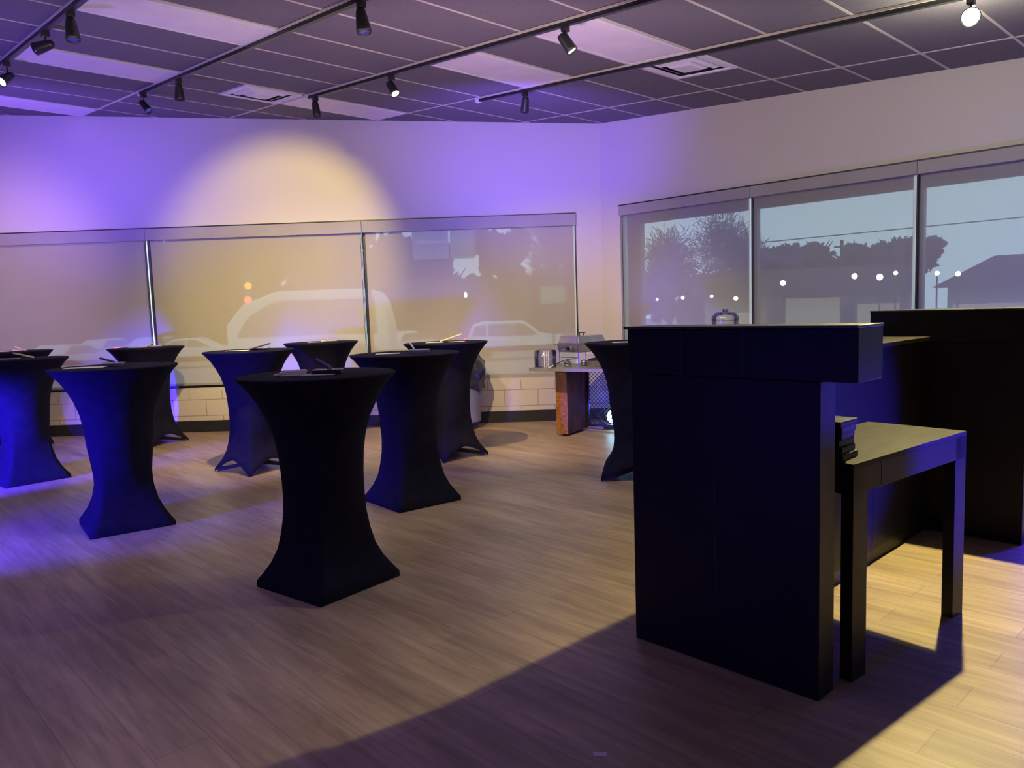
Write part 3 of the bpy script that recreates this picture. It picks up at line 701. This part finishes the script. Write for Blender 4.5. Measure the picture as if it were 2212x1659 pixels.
for i in range(5200):
    c=Vector((random.uniform(-52,6.5),random.uniform(68,70),GZ+random.uniform(0,4.6)+.5*math.sin(i*.7))); e1=Vector((random.gauss(0,1),random.gauss(0,.3),random.gauss(0,1))).normalized()*.5; e2=Vector((-e1.z,0,e1.x))*.7; k=len(hv); hv+=[c-e1-e2,c+e1-e2,c+e1+e2,c-e1+e2]; hf.append((k,k+1,k+2,k+3))
o=newobj('hedge_row',hv,hf,M['leaf']); tag(o,'continuous dusky hedge line along the far side of the street','hedge',kind='stuff')
# long low building with soffit lights
bp=Vector((11.5,45.5,GZ)); bq=Vector((20.6,40.1,GZ)); bd=(bq-bp); BL=bd.length; rzz=math.atan2(bd.y,bd.x)
t=thing('strip_building','long low building with a dark roof across the lot, behind the right wall shades','building',bp,rzz)
MB().box(0,BL,0,7,0,2.55).build('building_wall',M['bwall'],t)
MB().box(-.4,BL+.4,-1.0,7.4,2.55,3.9).build('roof',M['roof'],t)
w=MB()
for x0,x1,z1 in ((.6,1.6,1.5),(1.9,3.2,1.6),(4.6,7.4,2.3),(8.3,10.3,1.9)): 
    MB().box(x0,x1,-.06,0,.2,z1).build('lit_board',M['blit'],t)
for x0,x1 in ((3.6,4.3),(7.5,8.1)): MB().box(x0,x1,-.06,0,.9,1.9).build('window',M['carg'],t)
t2=thing('gabled_building','gabled building with a wide dark roof at the right end of the view','building',(20.2,35.6,GZ),rzz)
MB().box(0,11,-.0,5,0,2.6).build('building_wall',M['bwall'],t2)
MB().add([(-.6,-.8,2.6),(11.6,-.8,2.6),(11.6,5.6,2.6),(-.6,5.6,2.6),(1.8,-.6,3.9),(9.6,-.6,3.9),(9.6,5.2,3.9),(1.8,5.2,3.9)],[(3,2,1,0),(4,5,6,7),(0,1,5,4),(1,2,6,5),(2,3,7,6),(3,0,4,7)]).build('roof',M['roof'],t2)
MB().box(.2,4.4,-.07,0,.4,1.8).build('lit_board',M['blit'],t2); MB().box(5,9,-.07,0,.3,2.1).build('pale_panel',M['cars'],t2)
GB='small glowing lamps along the far building'
for i,(px,dp,z,m,r) in enumerate([(1424,40,1.55,'sodium',.07),(1479,40,1.6,'sodium',.09),(1541,40,1.62,'sodium',.09),(1593,34,1.45,'yel',.10),(1694,36,2.1,'sodium',.13),(1848,34,2.25,'sodium',.13),(1902,33,2.15,'sodium',.14),(1936,33,2.3,'sodium',.09),(1990,31,2.1,'sodium',.10),(2025,30,2.15,'sodium',.09),(2070,30,2.1,'sodium',.1)]):
    x,y=out(px,dp); t=thing('lot_lamp',['faintest lamp at the left, behind the corner shade','white lamp left of centre behind the corner shade','white lamp right of centre behind the corner shade','yellow lamp beside the first shade gap','lone white lamp right of the first shade gap','upper lamp of the pair left of the second shade gap','brightest lamp of the pair left of the second shade gap','small lamp nearest left of the second shade gap','lamp touching the second shade gap','upper lamp right of the second shade gap','last lamp to the right above the gabled building'][i],'lamp',(x,y,GZ),0,GB)
    zz=z+.95
    MB().tube((0,0,0),(0,0,zz-r),.03,n=6).build('post',M['roof'],t)
    MB().lathe([(.01,-r),(r*.7,-r*.7),(r,0),(r*.7,r*.7),(.01,r)],(0,0,zz),(0,0,1),12).build('bulb',M[m],t)
# utility pole and wire
t=thing('utility_pole','thin utility pole rising above the far roof','pole',(*out(1820,52),GZ)); MB().tube((0,0,0),(0,0,6.1),.14,.11).box(-.5,.5,-.05,.05,5.6,5.7).build('mast',M['trunk'],t)
w=MB(); pr=None
for i in range(25):
    u=i/24; px=1628+u*900; x,y=out(px,33); z=1.36+((666-.034*(px-1106))-(525-(px-1660)*.096))/F*33
    # the wire climbs to the right and sags in the middle
    if pr: w.tube(pr,(x,y,z),.025,n=5,cap=False)
    pr=(x,y,z)
o=w.build('power_line',M['roof']); tag(o,'single dark power line crossing the sky behind the right wall shades','wire')

# vehicles
def prism_y(mb,prof,y0,y1,tp=0,zc=None):
    n=len(prof); v=[(x,y0+(tp if z>(zc or 99) else 0),z) for x,z in prof]+[(x,y1-(tp if z>(zc or 99) else 0),z) for x,z in prof]
    return mb.add(v,[tuple(range(n)),tuple(range(n,2*n))[::-1]]+[(i,n+i,n+(i+1)%n,(i+1)%n) for i in range(n)])
def car(name,label,x,y,rz,paint,suv=True,grp='cars on the street'):
    t=thing(name,label,'car',(x,y,GZ),rz,grp); h=1.75 if suv else 1.42
    b=MB()
    if suv: prof=[(-2.3,.45),(-2.35,.95),(-2.2,1.05),(-1.95,1.62),(-1.6,1.75),(.35,1.75),(1.1,1.15),(2.1,1.02),(2.3,.85),(2.3,.42)]
    else: prof=[(-2.2,.4),(-2.25,.85),(-1.9,.98),(-1.3,1.0),(-.8,1.38),(.3,1.42),(1.1,.98),(2.1,.82),(2.25,.65),(2.25,.38)]
    body=prism_y(b,prof,-.9,.9,.16,1.1 if suv else 1.05).build('body',M[paint],t,bevel=.05)
    for s in (-1,1):
        g=MB(); yy=s*.80
        if suv: qs=[[(-2.0,1.12),(-1.35,1.12),(-1.35,1.58),(-1.8,1.58)],[(-1.25,1.12),(-.15,1.12),(-.15,1.62),(-1.25,1.62)],[(-.05,1.12),(.95,1.12),(.28,1.62),(-.05,1.62)]]
        else: qs=[[(-1.2,1.0),(-.2,1.0),(-.2,1.32),(-.75,1.32)],[(-.12,1.0),(.9,1.0),(.28,1.34),(-.12,1.34)]]
        for q_ in qs:
            v=[(a,s*(.905-max(0,(c-1.0))*.22)+s*.02,c) for a,c in q_]; g.add(v,[(0,1,2,3)])
        g.build('side_windows',M['carg'],body)
    for xx in (-1.45,1.45):
        for s in (-1,1): MB().tube((xx,s*.72,.34),(xx,s*.93,.34),.34,n=20).build('wheel',M['tyre'],t)
    for s in (-1,1):
        MB().box(-2.37,-2.28,s*.72-.12,s*.72+.12,.85,1.0).build('tail_light',M['red'],t)
        MB().box(2.2,2.33,s*.65-.12,s*.65+.12,.68,.8).build('headlight',M['cars'],t)
    return t
car('sport_utility','white wagon driving right, seen through the right shade of the left wall',.28,35,0,'carw')
car('hatchback','pale hatchback seen from behind, left of the white wagon',*out(868,36),math.radians(62),'carw',suv=False)
car('sedan','pale sedan with a long hood low behind the middle shade',*out(425,37),math.radians(8),'carw',suv=False)
for (px,lab,rr) in ((240,'car with a red tail light behind the violet shade',70),(345,'car with small red lights right of the first shade gap',80)):
    x,y=out(px,42); car('sedan',lab,x,y,math.radians(rr),'cars',suv=False)
x,y=out(135,33); t=car('sedan','oncoming car with two yellow headlights behind the violet shade',x,y,math.radians(-100),'cars',suv=False)
for s in (-.45,.45): MB().lathe([(.01,0),(.13,0),(.11,.03),(.01,.04)],(2.3,s,.72),(1,0,0),16).build('lit_headlamp',M['yel'],t)
# bus
bx,by=out(672,31)
t=thing('bus','tall white-edged bus passing behind the middle shade','bus',(bx,by,GZ),0,'cars on the street')
b=MB(); prism_y(b,[(-3.3,.4),(-3.3,2.0),(-2.6,2.8),(-1.2,3.3),(2.3,3.3),(2.75,3.15),(3.0,2.7),(3.2,1.8),(3.2,.4)],0,2.4); b.build('body',M['carw'],t,bevel=.06)
MB().add([(-2.9,-.02,1.5),(2.75,-.02,1.5),(2.7,-.02,2.9),(-1.3,-.02,2.9),(-2.4,-.02,2.3)],[(0,1,2,3,4)]).build('side_windows',M['carg'],t)
MB().add([(-1.0,-.03,.5),(2.7,-.03,.5),(2.7,-.03,.95),(1.0,-.03,1.45),(-1.0,-.03,1.2)],[(0,1,2,3,4)]).build('lower_panel',M['roof'],t)
for xx in (-2.0,2.1): MB().tube((xx,-.05,.45),(xx,.25,.45),.45,n=20).build('wheel',M['tyre'],t)
# traffic light, billboard, road sign, street lamp
x,y=out(546,36); t=thing('traffic_light','traffic signal showing red and amber above the bus','traffic light',(x,y,GZ))
MB().tube((0,.3,0),(0,.3,4.6),.08).build('post',M['trunk'],t); MB().box(-.2,.2,0,.25,2.9,4.6).build('housing',M['carg'],t,bevel=.03)
MB().lathe([(.01,0),(.17,0),(.15,.04),(.01,.05)],(0,0,3.1),(0,-1,0),20).build('red_lamp',M['red'],t); MB().lathe([(.01,0),(.17,0),(.15,.04),(.01,.05)],(.05,0,3.75),(0,-1,0),20).build('amber_lamp',M['amb'],t)
x,y=out(970,40); t=thing('billboard','lavender two-panel billboard high behind the right shade of the left wall','billboard',(x,y,GZ))
MB().tube((.3,.2,0),(.3,.2,4.9),.14).build('post',M['trunk'],t)
for nm_,x0,x1 in (('panel',-1.6,.25),('panel',.35,1.6)): MB().box(x0,x1,0,.1,4.95,6.5).build('sign_panel',M['bboard'],t)
s=MB(); random.seed(5); xx=-1.35
while xx<1.4:
    w=random.uniform(.06,.13)
    if not .18<xx<.4: s.box(xx,xx+w,-.02,0,5.75,5.75+random.uniform(.12,.2))
    xx+=w+.05
s.build('faint_lettering',M['white'],t)
x,y=out(1200,34); t=thing('road_sign','green road sign near the right end of the left wall windows','sign',(x,y,GZ))
MB().tube((0,.05,0),(0,.05,2.5),.04).build('post',M['trunk'],t); MB().box(-.55,.55,0,.03,2.45,3.2).build('sign_plate',M['green'],t)
x,y=out(1013,34); t=thing('street_lamp','small white street lamp above the parked hatchback','lamp',(x,y,GZ))
MB().tube((0,0,0),(0,0,2.85),.04).build('post',M['trunk'],t); MB().lathe([(.01,-.14),(.06,-.08),(.07,0),(.05,.1),(.01,.14)],(0,0,2.95),(0,0,1),14).build('bulb',M['sodium'],t)

# ------------------------------------------------------------------ lights
def light(kind,name,loc,e,col,target=None,size=.05,ang=60,blend=.3,sy=None):
    d=bpy.data.lights.new(name,kind); d.energy=e; d.color=col
    if kind=='SPOT': d.spot_size=math.radians(ang); d.spot_blend=blend; d.shadow_soft_size=size
    if kind=='POINT': d.shadow_soft_size=size
    if kind=='AREA': d.size=size; 
    if kind=='AREA' and sy: d.shape='RECTANGLE'; d.size_y=sy
    o=bpy.data.objects.new(name,d); COL.objects.link(o); o.location=loc
    if target: o.rotation_euler=(Vector(target)-Vector(loc)).to_track_quat('-Z','Y').to_euler()
    return o
WARM=(1,.80,.42); BLUE=(.04,.015,1); VIO=(.20,.10,1)
light('SPOT','key spotlight',hotp,800,(1,.82,.31),tuple(hotp+Vector((.12,-.60,-.72))*5),.03,126,1)
light('POINT','added key haze fill',hotp+Vector((.0,.05,-.12)),36,(1,.95,.66),size=.06)  # added point light, imitates the haze around the blazing lamp
light('SPOT','wall wash yellow',(-1.9,6.3,3.35),300,(1,.78,.20),(-2.6,9.15,2.1),.04,55,.6)
light('SPOT','wall wash pink',(-4.6,6.2,3.4),170,(1,.50,.60),(-6.3,9.15,1.7),.05,66,1)
light('SPOT','corner warm',(-.9,5.3,3.1),420,(1,.72,.34),(.7,8.7,.3),.04,66,.8)
light('SPOT','floor warm far',(-2.2,5.6,3.2),440,(1,.74,.36),(-2.6,8.7,.1),.04,82,.9)
light('SPOT','mauve left floor fill',(-2.0,2.0,2.9),85,(.40,.26,1),(-2.3,2.2,0),.06,130,1)  # added fill to tint the left floor, no fixture there
light('SPOT','blue left uplight',(-4.9,4.9,.6),2200,BLUE,(-4.4,6.7,.25),.06,52,.8)
light('SPOT','blue side uplight',(-4.1,3.3,.55),1300,BLUE,(-2.9,5.0,.35),.08,62,.9)
light('SPOT','added blue front fill',(-3.2,.6,.5),80,BLUE,(.4,3.0,.85),.08,44,1)  # added fill for the blue glow on the counter front
light('SPOT','violet wall wash left',(-5.2,7.0,2.1),260,VIO,(-4.8,9.15,3.6),.1,100,1)
light('SPOT','violet shade fill far left',(-6.0,6.6,2.2),150,(.62,.46,1),(-6.2,9.2,1.5),.1,80,1)  # added fill to brighten the far-left shade, no fixture there
light('SPOT','violet wall wash middle',(-.1,6.8,2.1),260,VIO,(.3,9.1,3.6),.1,96,1)
light('SPOT','violet ceiling wash left',(-5.0,5.2,1.2),330,VIO,(-4.2,6.2,3.4),.1,120,1)
light('SPOT','pink ceiling bounce fill',(-.2,4.9,1.2),130,(.80,.48,.95),(-.2,5.6,3.3),.1,135,1)  # added mid-air fill standing in for bounce off the floor
light('SPOT','blue corner uplight',(1.15,8.25,.25),130,VIO,(.9,8.3,3.2),.08,80,1)
light('POINT','blue behind mesh',(1.15,8.6,.2),6,(.05,.08,1),size=.05)
light('SPOT','blue right light',(3.0,2.05,.8),1100,BLUE,(1.95,3.15,.72),.05,40,.6)
light('POINT','blue right rear',(3.35,4.35,.6),70,BLUE,size=.08)
light('AREA','dim room fill toward the walls',(-.8,4.6,2.6),42,(1,.84,.74),(-.8,9,.4),5,sy=1.0)
light('AREA','dim overall violet fill',(0,0,2.6),7,(.6,.5,1),(0,3,0),4,sy=3)
# world: flat dusk sky
w=bpy.data.worlds.new('dusk'); SC.world=w; w.use_nodes=True; N=w.node_tree.nodes; L=w.node_tree.links
bg=N['Background']; tc=N.new('ShaderNodeTexCoord'); sp=N.new('ShaderNodeSeparateXYZ'); cr=N.new('ShaderNodeValToRGB')
L.new(tc.outputs['Generated'],sp.inputs[0]); L.new(sp.outputs['Z'],cr.inputs[0]); L.new(cr.outputs[0],bg.inputs[0])
cr.color_ramp.elements[0].position=.0; cr.color_ramp.elements[0].color=(.50,.76,.86,1); cr.color_ramp.elements[1].position=.35; cr.color_ramp.elements[1].color=(.40,.58,.72,1)
bg.inputs[1].default_value=1.5

# ------------------------------------------------------------------ camera
pi_,ro=.0983,-.034
c,s=math.cos(pi_),math.sin(pi_); R0=Matrix(((1,0,0),(0,-s,-c),(0,c,-s))); cr_,sr=math.cos(ro),math.sin(ro)
R=Matrix(((cr_,-sr,0),(sr,cr_,0),(0,0,1)))@R0
cam=bpy.data.cameras.new('camera'); co=bpy.data.objects.new('camera',cam); COL.objects.link(co)
rot=Matrix((R[0],-R[1],-R[2])).transposed().to_4x4(); co.matrix_world=Matrix.Translation((0,0,1.36))@rot
cam.sensor_width=36; cam.lens=1660.3/2212*36; cam.clip_end=300; cam.clip_start=.05
SC.camera=co
SC.view_settings.view_transform='Standard'; SC.view_settings.look='None'; SC.view_settings.exposure=0; SC.view_settings.gamma=1
